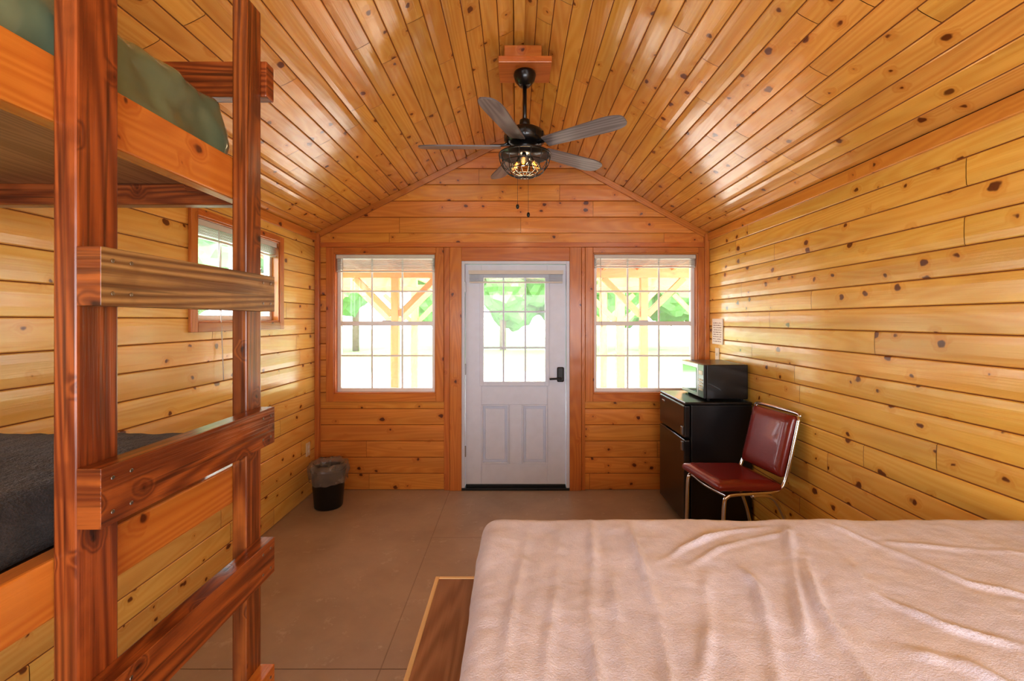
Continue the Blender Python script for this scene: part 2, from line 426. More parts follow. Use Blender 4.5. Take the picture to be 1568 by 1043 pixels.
mb.box((RX-0.03, YB, RZ-0.03), (RX+0.03, YF, RZ-0.012), 1); mb.build('trim_%d' % (tn[0]+1), M_ceil, 0.003); tn[0] += 1

# windows -------------------------------------------------
def window(idx, M, o, cols, rows, blind_h, loc, wand=None, slider=False):
    u0, u1, v0, v1 = o[0]+0.012, o[1]-0.012, o[2]+0.012, o[3]-0.012
    e = empty('window_%d' % idx, loc)
    mb = MB(); f = 0.032
    def B(a, b): mb.box(a, b, 0, 0, M)
    n0, n1 = -0.085, -0.04
    B((u0, v0, n0), (u0+f, v1, n1)); B((u1-f, v0, n0), (u1, v1, n1)); B((u0+f, v0, n0), (u1-f, v0+f, n1)); B((u0+f, v1-f, n0), (u1-f, v1, n1))
    a0, a1, b0, b1 = u0+f, u1-f, v0+f, v1-f
    mid = (b0+b1)/2
    if slider:
        mu = (a0+a1)/2; B((mu-0.02, b0, -0.08), (mu+0.02, b1, -0.045))
    else:
        B((a0, mid-0.02, -0.08), (a1, mid+0.02, -0.042))
        B((a0+0.45*(a1-a0), mid+0.02, -0.045), (a0+0.55*(a1-a0), mid+0.03, -0.035))
    for c in range(1, cols):
        x = a0+(a1-a0)*c/cols; B((x-0.008, b0, -0.069), (x+0.008, b1, -0.057))
    for r in range(1, rows):
        y = b0+(b1-b0)*r/rows
        if slider or abs(y-mid) > 0.02: B((a0, y-0.008, -0.0685), (a1, y+0.008, -0.0575))
    mb.build('sash_frame', M_white, 0.002, e)
    mb = MB(); mb.face([M @ Vector(p) for p in ((a0-0.005, b0-0.005, -0.063), (a1+0.005, b0-0.005, -0.063), (a1+0.005, b1+0.005, -0.063), (a0-0.005, b1+0.005, -0.063))]); mb.build('glass', M_glass, 0, e)
    mb = MB()
    mb.box((u0+0.004, v1-0.035, -0.035), (u1-0.004, v1-0.001, 0.0), 0, 0, M)
    nsl = max(3, int(blind_h/0.0075))
    for i in range(nsl):
        z = v1-0.04-i*blind_h/nsl
        mb.box((u0+0.008, z-0.003, -0.033), (u1-0.008, z, -0.008+0.002*(i % 2)), 0, 0, M)
    z = v1-0.045-blind_h; mb.box((u0+0.006, z-0.012, -0.032), (u1-0.006, z, -0.006), 0, 0, M)
    if wand: mb.tube([(wand, v1-0.03, 0.004), (wand+0.004, v1-0.35, 0.008), (wand+0.008, v1-0.66 if not slider else v1-0.95, 0.03)], 0.003, 6, 0, True, M)
    mb.build('blind', M_blind, 0.0, e)
    return e
window(1, MFz, WL, 3, 4, 0.10, (-1.19, YF, 1.5), wand=-1.58)
window(2, MFz, WR, 3, 4, 0.06, (1.18, YF, 1.5), wand=0.77)
window(3, MLz, LW, 3, 2, 0.05, (XL, 3.03, 1.84), wand=2.78, slider=True)

# door -------------------------------------------------
d = empty('door_1', (0, YF, 0))
mb = MB()
def B(a, b, m=0): mb.box(a, b, 0, m, MFz)
B((-0.494, 0.02, -0.1), (-0.466, 2.086, 0.012)); B((0.46, 0.02, -0.1), (0.488, 2.086, 0.012)); B((-0.466, 2.058, -0.1), (0.46, 2.086, 0.012))
mb.build('jamb', M_door, 0.002, d)
mb = MB(); B((-0.49, 0.0, -0.11), (0.485, 0.022, 0.02)); B((-0.46, 0.022, -0.05), (0.455, 0.045, -0.012)); mb.build('threshold', M_blackm, 0.002, d)
mb = MB()
sx0, sx1, sz0, sz1 = -0.462, 0.456, 0.048, 2.054
gz0, gz1 = 0.965, 1.955
gx0, gx1 = -0.315, 0.287
F0, F1 = -0.055, -0.012
B((sx0, sz0, F0), (gx0, sz1, F1)); B((gx1, sz0, F0), (sx1, sz1, F1)); B((gx0, gz1, F0), (gx1, sz1, F1))
pz0, pz1 = 0.235, 0.775
B((gx0, pz1, F0), (gx1, gz0, F1)); B((gx0, sz0, F0), (gx1, pz0, F1)); B((-0.065, pz0, F0), (0.055, pz1, F1))
for (a, b) in ((gx0, -0.065), (0.055, gx1)):
    B((a, pz0, F0), (b, pz1, F1-0.018))
    for q in ((a, pz0, a+0.014, pz1), (b-0.014, pz0, b, pz1), (a+0.014, pz0, b-0.014, pz0+0.014), (a+0.014, pz1-0.014, b-0.014, pz1)):
        B((q[0], q[1], F1-0.018), (q[2], q[3], F1+0.008))
    B((a+0.036, pz0+0.036, F1-0.018), (b-0.036, pz1-0.036, F1-0.002))
for q in ((gx0-0.018, gz0-0.018, gx0+0.02, gz1+0.018), (gx1-0.02, gz0-0.018, gx1+0.018, gz1+0.018), (gx0+0.02, gz0-0.018, gx1-0.02, gz0+0.02), (gx0+0.02, gz1-0.02, gx1-0.02, gz1+0.018)):
    B((q[0], q[1], F0-0.006), (q[2], q[3], F1+0.01))
for c in (1, 2):
    x = gx0+(gx1-gx0)*c/3; B((x-0.008, gz0, -0.036), (x+0.008, gz1, -0.022))
    z = gz0+(gz1-gz0)*c/3; B((gx0, z-0.008, -0.0355), (gx1, z+0.008, -0.0225))
mb.build('slab', M_door, 0.003, d)
mb = MB(); mb.face([MFz @ Vector(p) for p in ((gx0, gz0, -0.031), (gx1, gz0, -0.031), (gx1, gz1, -0.031), (gx0, gz1, -0.031))]); mb.build('glass', M_glass, 0, d)
mb = MB(); B((-0.43, 1.965, -0.012), (0.43, 2.0, 0.022))
for i in range(7): B((-0.425, 1.957-i*0.009, -0.01), (0.425, 1.959-i*0.009, 0.014+0.002*(i % 2)))
B((-0.425, 1.885, -0.01), (0.425, 1.899, 0.014)); mb.build('blind', M_blind, 0, d)
mb = MB()
mb.box((0.375, 0.985, -0.012), (0.438, 1.12, 0.016), 0, 0, MFz)
mb.build('handle_plate', M_blackm, 0.012, d, 4)
mb = MB()
mb.tube([(0.405, 1.02, 0.01), (0.405, 1.02, 0.055)], 0.011, 12, 0, False, MFz)
mb.tube([(0.41, 1.02, 0.055), (0.36, 1.02, 0.058), (0.305, 1.016, 0.05)], 0.009, 10, 0, True, MFz)
mb.build('lever', M_blackm, 0, d)
mb = MB()
for z in (0.3, 1.05, 1.8): B((-0.472, z, -0.012), (-0.456, z+0.1, 0.0))
mb.build('hinges', M_steel, 0.002, d)

# ------------------------------------------------------------------ rounded box
def rbox(name, lo, hi, R, cell, mat, parent, disp=None):
    lo, hi = Vector(lo), Vector(hi)
    n = [max(2, int(round((hi[i]-lo[i])/cell))) for i in range(3)]
    bm = bmesh.new(); vd = {}
    def gv(i, j, k):
        key = (i, j, k)
        if key not in vd:
            p = Vector((lo[0]+(hi[0]-lo[0])*i/n[0], lo[1]+(hi[1]-lo[1])*j/n[1], lo[2]+(hi[2]-lo[2])*k/n[2]))
            q = Vector([min(max(p[a], lo[a]+R), hi[a]-R) for a in range(3)])
            dd = p-q
            nn = dd.normalized() if dd.length > 1e-9 else Vector((0,0,1))
            p = q+nn*R
            if disp: p = disp(p, nn)
            vd[key] = bm.verts.new(p)
        return vd[key]
    for i in range(n[0]):
        for j in range(n[1]):
            bm.faces.new((gv(i,j,n[2]), gv(i+1,j,n[2]), gv(i+1,j+1,n[2]), gv(i,j+1,n[2])))
            bm.faces.new((gv(i,j,0), gv(i,j+1,0), gv(i+1,j+1,0), gv(i+1,j,0)))
    for i in range(n[0]):
        for k in range(n[2]):
            bm.faces.new((gv(i,0,k), gv(i+1,0,k), gv(i+1,0,k+1), gv(i,0,k+1)))
            bm.faces.new((gv(i,n[1],k), gv(i,n[1],k+1), gv(i+1,n[1],k+1), gv(i+1,n[1],k)))
    for j in range(n[1]):
        for k in range(n[2]):
            bm.faces.new((gv(0,j,k), gv(0,j,k+1), gv(0,j+1,k+1), gv(0,j+1,k)))
            bm.faces.new((gv(n[0],j,k), gv(n[0],j+1,k), gv(n[0],j+1,k+1), gv(n[0],j,k+1)))
    me = bpy.data.meshes.new(name); bm.to_mesh(me); bm.free()
    me.materials.append(mat)
    for p in me.polygons: p.use_smooth = True
    ob = bpy.data.objects.new(name, me); scene.collection.objects.link(ob)
    if parent: ob.parent = parent; ob.matrix_parent_inverse = Matrix.Translation(-parent.location)
    return ob

# ------------------------------------------------------------------ bed
FP = 697.0
BT = 0.882
def onbed(x, y, z=BT):
    Y = (1.55-z)*FP/(y-490.0); return Vector(((x-790.0)*Y/FP, Y))
folds = [
 ([(905,796),(909,860),(903,950),(915,1043),(930,1200)], .015, .012),
 ([(960,802),(985,870),(1008,940),(1025,1043),(1040,1200)], .014, .011),
 ([(1010,862),(1050,838),(1110,815),(1180,806)], .011, .009),
 ([(1050,872),(1100,842),(1150,826),(1215,815)], .006, .009),
 ([(1205,808),(1212,850),(1222,920),(1240,1000)], .015, .012),
 ([(1130,868),(1160,900),(1178,960),(1190,1043),(1200,1200)], .013, .012),
 ([(1228,850),(1256,930),(1305,1000),(1340,1060),(1400,1200)], .014, .012),
 ([(1300,860),(1340,910),(1450,960),(1600,1000)], .009, .012),
 ([(1260,800),(1370,845),(1480,892),(1620,925)], .008, .012),
 ([(1330,828),(1450,840),(1600,850)], .005, .012),
 ([(858,805),(852,900),(838,1000),(830,1200)], .010, .011),
 ([(812,800),(790,900),(775,1000),(770,1200)], .011, .011),
 ([(1400,1000),(1480,1020),(1600,1080)], .009, .018),
 ([(1080,880),(1085,960),(1075,1060)], .009, .011),
 ([(935,880),(950,960),(965,1060)], .006, .010),
]
FW = [([onbed(*p) for p in pl], h, w) for pl, h, w in folds]
def foldh(p):
    t = 0.0; q = Vector((p.x, p.y))
    for pl, h, w in FW:
        best = 9; bk = 0; tot = len(pl)-1
        for i, (a, b) in enumerate(zip(pl, pl[1:])):
            ab = b-a; k = max(0, min(1, (q-a).dot(ab)/max(ab.length_squared, 1e-9)))
            s = (q-a-ab*k).length
            if s < best: best = s; bk = (i+k)/tot
        if best < 4*w:
            fade = min(1, bk*5+0.25)*min(1, (1-bk)*5+0.25)*(0.8+0.35*math.sin(bk*9+h*900))
            t += fade*(h*math.exp(-(best/w)**2)*1.3 - 0.35*h*math.exp(-(best/(2.2*w))**2))
    return t
def beddisp(p, n):
    up = max(0, n.z)
    q = Vector((p.x*1.0, p.y*1.0, p.z))
    ed = max(0, min(1, (1.56-p.y)/0.12))
    t = foldh(p)*(0.2+0.8*up)*(0.15+0.85*ed) + 0.004*noise.noise(q*4.5)+0.0022*noise.noise(q*13)+0.0012*noise.noise(q*32)
    t += ed*0.006*noise.noise(Vector(((p.x-0.15*p.y)*13, p.y*2.6, 1.3)))
    if n.z < 0.3 and p.z < BT-0.03 and n.z > -0.3:
        k = min(1, (BT-0.03-p.z)/0.1)
        t += 0.006*math.sin((p.y if abs(n.x) > .5 else p.x)*34+2*noise.noise(q*3))*k
    return p+n*t
bed = empty('bed', (0.8, 0.8, 0.0))
rbox('blanket_covered_mattress', (-0.112, 0.13, 0.692), (1.738, 1.56, BT), 0.05, 0.0095, M_bed, bed, beddisp)
mb = MB()
mb.box((-0.258, 0.10, 0.655), (1.74, 1.525, 0.682), 1)
mb.build('platform_plywood', M_ply, 0.001, bed)
mb = MB()
mb.box((-0.271, 0.09, 0.645), (-0.258, 1.538, 0.684), 1); mb.box((-0.258, 1.525, 0.645), (1.74, 1.538, 0.684), 0); mb.box((-0.258, 0.09, 0.645), (1.74, 0.10, 0.684), 0)
mb.build('edge_strip', M_plyE, 0.002, bed)
mb = MB()
mb.box((-0.24, 0.12, 0.51), (-0.202, 1.51, 0.654), 1); mb.box((-0.20, 1.472, 0.51), (1.72, 1.51, 0.654), 0); mb.box((-0.20, 0.12, 0.51), (1.72, 0.158, 0.654), 0)
for x in (-0.20, 0.75, 1.63):
    for y in (0.16, 1.383): mb.box((x, y, 0.0), (x+0.088, y+0.088, 0.654), 2)
mb.build('bed_frame', M_trim, 0.004, bed)

# ------------------------------------------------------------------ bunk bed
bunk = empty('bunk_bed', (-1.26, 0.25, 0))
mb = MB()
PX0, PX1 = -0.716, -0.678
mb.box((PX0, 0.703, 0), (PX1, 0.777, 2.367), 2, 0, None, 0.55)
mb.box((PX0, 1.147, 0), (PX1, 1.212, 2.367), 2, 0, None, 0.35)
mb.box((PX0, -0.78, 0), (PX1, -0.70, 2.367), 2)
mb.box((-1.80, 1.13, 0), (-1.762, 1.212, 2.367), 2); mb.box((-1.80, -0.78, 0), (-1.762, -0.70, 2.367), 2)
for (z0, z1) in ((2.145, 2.24), (1.857, 1.958), (1.087, 1.18)):
    xe = -0.664 if z0 > 2 else -0.717
    mb.box((-1.80, 1.212, z0), (xe, 1.25, z1), 0)
    mb.box((-1.80, -0.818, z0), (xe, -0.78, z1), 0)
mb.build('posts_and_end_rails', M_bunk, 0.004, bunk)
mb = MB()
for (z0, z1) in ((1.857, 1.961), (1.087, 1.18)):
    mb.box((-0.754, -0.78, z0), (-0.716, 1.212, z1), 1); mb.box((-1.762, -0.70, z0), (-1.724, 1.13, z1), 1)
mb.build('side_rails', M_rail, 0.004, bunk)
def rung(nm, z0, z1, mat, y0=0.702, y1=1.207):
    mb = MB(); mb.box((-0.678, y0, z0), (-0.640, y1, z1), 1, 0, None, 0.6)
    mb.m[-4] = 2; mb.m[-3] = 2
    for y in (y0+0.02, y0+0.055, y1-0.055, y1-0.02):
        for z in (z0+0.02, z1-0.02):
            mb.tube([(-0.6405, y, z), (-0.6385, y, z)], 0.0035, 8, 1, False)
    ob = mb.build(nm, [mat, M_steel, M_bunk], 0.004, bunk)
rung('ladder_rung_1', 1.572, 1.664, M_rungW); rung('ladder_rung_2', 1.226, 1.320, M_bunk)
rung('ladder_rung_3', 0.884, 0.975, M_bunk); rung('ladder_rung_4', 0.548, 0.638, M_rail)
mb = MB()
for z in (1.912, 1.13): mb.box((-1.72, -0.76, z), (-0.756, 1.208, z+0.015), 1)
mb.build('bunk_boards', M_ply, 0, bunk)
def greend(p, n):
    q = Vector((p.x*2.0, p.y*4.0, p.z*5))
    t = 0.016*noise.noise(q*1.1)+0.014*noise.noise(q*2.6+Vector((3,1,2)))+0.006*noise.noise(q*6)
    t -= 0.03*abs(noise.noise(Vector((p.x*3, p.y*7+p.z*10, p.z*4))))-0.006
    return p+n*t*(1.0 if n.z > -0.3 else 0)
rbox('upper_mattress', (-1.71, -0.74, 1.93), (-0.757, 1.20, 2.118), 0.035, 0.012, M_green, bunk, greend)
def darkd(p, n):
    q = Vector((p.x, p.y, p.z))
    return p+n*(0.008*noise.noise(q*5)+0.004*noise.noise(q*30))*(1 if n.z > -0.3 else 0)
rbox('lower_mattress', (-1.71, -0.74, 1.15), (-0.79, 1.185, 1.265), 0.04, 0.016, M_dark, bunk, darkd)

# ------------------------------------------------------------------ ceiling fan
FX, FY, FZ = 0.055, 2.83, 2.625
fan = empty('ceiling_fan', (FX, FY, FZ))
mb = MB()
mb.box((FX-0.16, FY-0.12, 3.085), (FX+0.16, FY+0.12, 3.125), 0)
mb.box((FX-0.125, FY-0.10, 3.125), (FX+0.10, FY+0.10, 3.20), 0)
mb.build('mounting_block', M_trim, 0.004, fan)
mb = MB()
c = (FX, FY, 0)
mb.lathe([(0.0, 3.086), (0.066, 3.085), (0.07, 3.07), (0.06, 3.035), (0.035, 3.005), (0.016, 3.0)], c, 28)
mb.tube([(FX, FY, 3.01), (FX, FY, 2.73)], 0.0125, 12, 0, False)
mb.lathe([(0.015, 2.80), (0.032, 2.79), (0.036, 2.75), (0.022, 2.735)], c, 20)
mb.lathe([(0.03, 2.745), (0.085, 2.735), (0.118, 2.715), (0.125, 2.69), (0.122, 2.655), (0.10, 2.635), (0.07, 2.625), (0.065, 2.60), (0.09, 2.595), (0.145, 2.583), (0.15, 2.572), (0.0, 2.57)], c, 36)
for k in range(12):
    a = k*math.pi/6
    mb.box((-0.003, 0.119, 2.66), (0.003, 0.128, 2.70), 2, 0, Matrix.Translation((FX, FY, 0)) @ Matrix.Rotation(a, 4, 'Z'))
mb.build('motor_and_rod', M_black, 0, fan)
angs = [36, 108, 180, 252, 324]
for bi, a in enumerate(angs):
    R = Matrix.Translation((FX, FY, FZ)) @ Matrix.Rotation(math.radians(a), 4, 'Z') @ Matrix.Rotation(math.radians(-12), 4, 'X')
    out = []
    for k in range(7): out.append((0.15+0.39*k/6+0.0, 0.048+0.018*k/6))
    for k in range(1, 10):
        t = k/9*math.pi/2; out.append((0.54+0.12*math.sin(t), 0.066*(abs(math.cos(t))**0.6)))
    ring_ = [(x, y) for x, y in out]+[(x, -y) for x, y in out[::-1][1:]]
    mb = MB(); top = [R @ Vector((x, y, 0.004)) for x, y in ring_]; bot = [R @ Vector((x, y, -0.004)) for x, y in ring_]
    o = random.random()*9
    mb.face(top[::-1], [(x+o, y) for x, y in ring_[::-1]], .5); mb.face(bot, [(x+o, y+.5) for x, y in ring_], .5)
    for i in range(len(ring_)):
        j = (i+1) % len(ring_); mb.face([top[i], top[j], bot[j], bot[i]], [(0, 0), (.01, 0), (.01, .01), (0, .01)], .4)
    mb.build('blade_%d' % (bi+1), M_blade, 0, fan)
    mb = MB()
    mb.box((0.09, -0.014, 0.004), (0.2, 0.014, 0.011), 0, 0, R); mb.box((0.17, -0.042, 0.0045), (0.215, 0.042, 0.0095), 0, 0, R)
    mb.tube([(0.10, 0, 0.03), (0.13, 0, 0.012), (0.2, 0, 0.008)], 0.009, 8, 0, True, R)
    mb.build('blade_iron_%d' % (bi+1), M_black, 0.002, fan)
mb = MB()
cz = 2.575
for k in range(14):
    a = 2*math.pi*k/14; pts = []
    for q in range(9):
        t = q/8*math.pi/2; r = 0.158*math.cos(t)**0.75 if q < 8 else 0.012; pts.append((FX+r*math.cos(a), FY+r*math.sin(a), cz-0.135*math.sin(t)))
    mb.tube(pts, 0.0026, 6)
for t in (0.0, 0.45, 0.85, 1.25):
    r = 0.158*math.cos(t)**0.75; z = cz-0.135*math.sin(t)
    mb.tube([(FX+r*math.cos(2*math.pi*k/36), FY+r*math.sin(2*math.pi*k/36), z) for k in range(36)], 0.003 if t else 0.006, 6, 0, False, None, True)
mb.lathe([(0.0, cz-0.145), (0.014, cz-0.14), (0.014, cz-0.128), (0.0, cz-0.126)], c, 14)
for k in range(3):
    a = 2*math.pi*k/3+0.4
    mb.tube([(FX+0.03*math.cos(a), FY+0.03*math.sin(a), cz), (FX+0.05*math.cos(a), FY+0.05*math.sin(a), cz-0.028)], 0.014, 12, 0, False)
mb.build('cage', M_black, 0, fan)
mb = MB(); mf = MB()
for k in range(3):
    a = 2*math.pi*k/3+0.4; dv = Vector((math.cos(a)*0.62, math.sin(a)*0.62, -0.78)).normalized()
    p0 = Vector((FX+0.05*math.cos(a), FY+0.05*math.sin(a), cz-0.026))
    Rm = Matrix.Translation(p0) @ dv.to_track_quat('Z', 'Y').to_matrix().to_4x4()
    tmp = MB(); tmp.lathe([(0.011, 0), (0.014, 0.012), (0.024, 0.035), (0.027, 0.052), (0.02, 0.072), (0.006, 0.082), (0.0, 0.083)], (0,0,0), 18)
    b = len(mb.v); mb.v += [tuple(Rm @ Vector(v)) for v in tmp.v]; mb.f += [tuple(i+b for i in f) for f in tmp.f]
    mb.uv += tmp.uv; mb.r += tmp.r; mb.m += tmp.m; mb.sm += tmp.sm
    for s_ in (-1, 0, 1): mf.tube([(0.004*s_, 0.002, 0.012), (0.010*s_, 0, 0.06)], 0.0016, 6, 0, False, Rm)
mb.build('bulbs', M_bulb, 0, fan); mf.build('filaments', M_fil, 0, fan)
mb = MB()
for (dx, zb) in ((-0.045, 2.24), (0.02, 2.19)):
    mb.tube([(FX+dx, FY-0.08, 2.57), (FX+dx, FY-0.08, zb)], 0.0009, 6, 0, False)
    mb.lathe([(0.0, zb+0.012), (0.008, zb+0.006), (0.010, zb-0.008), (0.006, zb-0.018), (0, zb-0.02)], (FX+dx, FY-0.08, 0), 12)
mb.build('pull_chains', M_blackm, 0, fan)

# ------------------------------------------------------------------ mini fridge
fx0, fx1, fy0, fy1, fz = 1.285, 1.735, 3.34, 3.91, 0.945
fr = empty('mini_fridge', ((fx0+fx1)/2, (fy0+fy1)/2, 0))
mb = MB(); mb.box((fx0, fy0, 0.03), (fx1, fy1, fz-0.02)); mb.build('cabinet', M_fridge, 0.008, fr, 3)
mb = MB(); mb.box((fx0-0.045, fy0-0.002, fz-0.02), (fx1, fy1+0.002, fz)); mb.build('top', M_black, 0.006, fr, 3)
mb = MB(); mb.box((fx0-0.05, fy0, 0.682), (fx0-0.004, fy1, fz-0.024)); mb.build('freezer_door', M_black, 0.010, fr, 4)
mb = MB(); mb.box((fx0-0.05, fy0, 0.06), (fx0-0.004, fy1, 0.668)); mb.build('main_door', M_black, 0.010, fr, 4)
mb = MB()
for (z0, z1) in ((0.70, 0.76), (0.585, 0.65)): mb.box((fx0-0.060, fy0+0.02, z0), (fx0-0.045, fy0+0.05, z1))
mb.box((fx0-0.054, fy1-0.14, 0.87), (fx0-0.049, fy1-0.07, 0.885))
mb.build('handles_badge', M_steel, 0.003, fr)
mb = MB()
for x in (fx0+0.03, fx1-0.05):
    for y in (fy0+0.04, fy1-0.04): mb.lathe([(0.016, 0.0), (0.016, 0.03)], (x, y, 0), 12)
mb.build('feet', M_rubber, 0, fr)

mx0, mx1, my0, my1, mz0, mz1 = 1.425, 1.735, 3.40, 3.85, fz, fz+0.27
mw = empty('microwave_oven', ((mx0+mx1)/2, (my0+my1)/2, mz0))
mb = MB(); mb.box((mx0, my0, mz0+0.012), (mx1, my1, mz1)); mb.build('case', M_black, 0.006, mw, 3)
mb = MB()
mb.box((mx0-0.022, my0+0.11, mz0+0.016), (mx0-0.001, my1, mz1-0.002))
mb.build('door_frame', M_steel, 0.004, mw)
w = NT('microwave_window'); w.b.inputs['Base Color'].default_value = lin((120,142,126)); w.b.inputs['Roughness'].default_value = 0.08; w.b.inputs['Metallic'].default_value = 0.85
mb = MB(); mb.box((mx0-0.025, my0+0.135, mz0+0.045), (mx0-0.0215, my1-0.03, mz1-0.035)); mb.build('door_window', w.m, 0.002, mw)
mb = MB(); mb.box((mx0-0.022, my0, mz0+0.016), (mx0-0.001, my0+0.106, mz1-0.002)); mb.build('control_panel', M_black, 0.004, mw)
mb = MB()
for r_ in range(4):
    for c_ in range(3): mb.box((mx0-0.025, my0+0.02+c_*0.025, mz0+0.07+r_*0.024), (mx0-0.0215, my0+0.038+c_*0.025, mz0+0.086+r_*0.024))
mb.box((mx0-0.025, my0+0.02, mz0+0.19), (mx0-0.0215, my0+0.09, mz0+0.22))
mb.build('buttons', M_plate, 0.001, mw)
mb = MB()
for x in (mx0+0.03, mx1-0.03):
    for y in (my0+0.04, my1-0.04): mb.lathe([(0.012, 0), (0.012, 0.013)], (x, y, mz0), 10)
mb.build('feet', M_rubber, 0, mw)

# ------------------------------------------------------------------ chair
ch = empty('dining_chair', (1.39, 2.95, 0))
CM = Matrix.Translation((1.385, 2.90, 0)) @ Matrix.Rotation(math.radians(9), 4, 'Z')
SH = 0.555
mb = MB()
for s in (-1, 1):
    y = 0.20*s
    mb.tube([(-0.215, y, 0.012), (-0.205, y, 0.25), (-0.197, y, SH-0.09), (-0.175, y, SH-0.045), (-0.12, y, SH-0.036), (0.10, y, SH-0.036), (0.165, y, SH-0.02), (0.215, y, SH+0.06), (0.305, y*0.97, SH+0.41)], 0.0115, 12, 0, True, CM)
    mb.tube([(0.29, y, 0.012), (0.24, y, 0.25), (0.165, y, SH-0.13), (0.10, y, SH-0.06), (-0.02, y, SH-0.05)], 0.0115, 12, 0, True, CM)
mb.tube([(-0.17, -0.2, SH-0.045), (-0.185, 0, SH-0.05), (-0.17, 0.2, SH-0.045)], 0.010, 10, 0, True, CM)
mb.tube([(0.12, -0.2, SH-0.04), (0.12, 0.2, SH-0.04)], 0.010, 10, 0, False, CM)
mb.tube([(0.305, -0.194, SH+0.405), (0.31, -0.16, SH+0.425), (0.31, 0.16, SH+0.425), (0.305, 0.194, SH+0.405)], 0.0115, 12, 0, True, CM)
mb.build('chrome_frame', M_chrome, 0, ch)
mb = MB()
for (x, z) in ((-0.215, 0), (0.29, 0)):
    for y in (-0.2, 0.2):
        p = CM @ Vector((x, y, 0)); mb.lathe([(0.015, 0), (0.015, 0.022)], p, 12)
mb.build('glides', M_rubber, 0, ch)
def cushion(name, L, W, T, M, R=0.02):
    def dp(p, n):
        e = min(1, (1-abs(p.x)/(L/2))*4)*min(1, (1-abs(p.y)/(W/2))*4)
        if n.z > 0.2: p = p+Vector((0,0,0.014*max(0, e)))
        return p
    ob = rbox(name, (-L/2, -W/2, -T/2), (L/2, W/2, T/2), R, 0.014, M_vinyl, None, dp)
    ob.data.transform(M); ob.parent = ch; ob.matrix_parent_inverse = Matrix.Translation(-ch.location)
cushion('seat', 0.42, 0.43, 0.045, CM @ Matrix.Translation((-0.03, 0, SH)) @ Matrix.Rotation(math.radians(3), 4, 'Y'))
cushion('backrest', 0.385, 0.375, 0.04, CM @ Matrix.Translation((0.245, 0, SH+0.225)) @ Matrix.Rotation(-math.radians(90)+math.radians(14.5), 4, 'Y'))

# ------------------------------------------------------------------ trash can
tcn = empty('trash_can', (-1.56, 3.79, 0))
mb = MB()
mb.lathe([(0.0, 0.004), (0.105, 0.0), (0.112, 0.01), (0.135, 0.30), (0.142, 0.305), (0.142, 0.325), (0.134, 0.325), (0.128, 0.30), (0.10, 0.012), (0.0, 0.01)], (-1.56, 3.79, 0), 36, cap=False)
mb.build('bin', M_bin, 0, tcn)
mb = MB()
def bagf(r, z, a):
    k = noise.noise(Vector((math.cos(a)*3, math.sin(a)*3, z*14)))
    k2 = math.sin(a*11+z*20)*0.005
    return (r+0.014*k+k2, z+0.02*noise.noise(Vector((math.cos(a)*2.2, math.sin(a)*2.2, 5)))*(1 if z > .2 else .6))
mb.lathe([(0.149, 0.215), (0.155, 0.26), (0.158, 0.31), (0.155, 0.35), (0.142, 0.372), (0.126, 0.36), (0.118, 0.32), (0.112, 0.26), (0.09, 0.12)], (-1.56, 3.79, 0), 72, cap=False, fn=bagf)
mb.build('bin_liner', M_bag, 0, tcn)

# ------------------------------------------------------------------ wall bits
mb = MB(); mb.box((XR-0.008, 3.84, 1.34), (XR-0.0005, 4.04, 1.56)); mb.build('wall_notice', M_sign)
def outlet(name, M, loc, switch=False):
    e = empty(name, loc); mb = MB(); mb.box((-0.036, -0.058, -0.001), (0.036, 0.058, 0.006), 0, 0, M); mb.build('plate', M_plate, 0.003, e)
    mb = MB()
    if switch: mb.box((-0.006, -0.012, 0.006), (0.006, 0.012, 0.016), 0, 0, M)
    else:
        for z in (-0.03, 0.006): mb.box((-0.015, z, 0.006), (0.015, z+0.026, 0.008), 0, 0, M)
    mb.build('face', M_white if not switch else M_plate, 0.001, e)
outlet('wall_outlet', frame((XL, 3.98, 0.42), (0,1,0), (0,0,1), (1,0,0)), (XL, 3.98, 0.42))
outlet('light_switch', frame((XR, 3.95, 1.25), (0,-1,0), (0,0,1), (-1,0,0)), (XR, 3.95, 1.25), True)

# ------------------------------------------------------------------ exterior
mb = MB(); mb.box((-60, 4.3, -0.5), (60, 90, -0.30)); mb.box((-60, -40, -0.5), (-1.95, 4.3, -0.30)); mb.build('lawn', M_grass)
mb = MB()
y = YF+0.12
while y < 6.6: mb.box((-3.2, y, -0.09), (3.2, y+0.135, -0.05), 0); y += 0.142
mb.box((-3.2, YF+0.12, -0.30), (3.2, 6.6, -0.10), 0)
mb.build('porch_deck', M_deck, 0.003)
porch = empty('porch_roof', (0, 5.4, 2.3))
mb = MB()
mb.box((-3.2, 6.25, 2.13), (3.2, 6.37, 2.29), 0)
for i in range(14):
    x = -3.1+i*0.476
    M = frame((x, YF+0.12, 2.52), (0, math.cos(-0.10), math.sin(-0.10)), (1,0,0), (0, math.sin(0.10), math.cos(0.10)))
    mb.box((0, 0, -0.09), (2.6, 0.04, 0.0), 0, 0, M)
M = frame((-3.3, YF+0.12, 2.52), (0, math.cos(-0.10), math.sin(-0.10)), (1,0,0), (0, math.sin(0.10), math.cos(0.10)))
mb.box((0, 0, 0.001), (2.7, 6.6, 0.03), 0, 0, M)
for x in (-3.0, -1.67, 1.77, 3.0):
    mb.box((x-0.05, 6.26, -0.05), (x+0.05, 6.36, 2.13), 2)
    for s in (-1, 1):
        M = frame((x+s*0.05, 6.28, 1.62), (s*0.707, 0, 0.707), (0,1,0), (-0.707*s, 0, 0.707) if s > 0 else (0.707, 0, 0.707))
        mb.box((0, 0, -0.04), (0.72, 0.06, 0.04), 0, 0, M)
mb.build('porch_timbers', M_porch, 0.004, porch)
pav = empty('garden_pavilion', (0, 10, 0))
mb = MB()
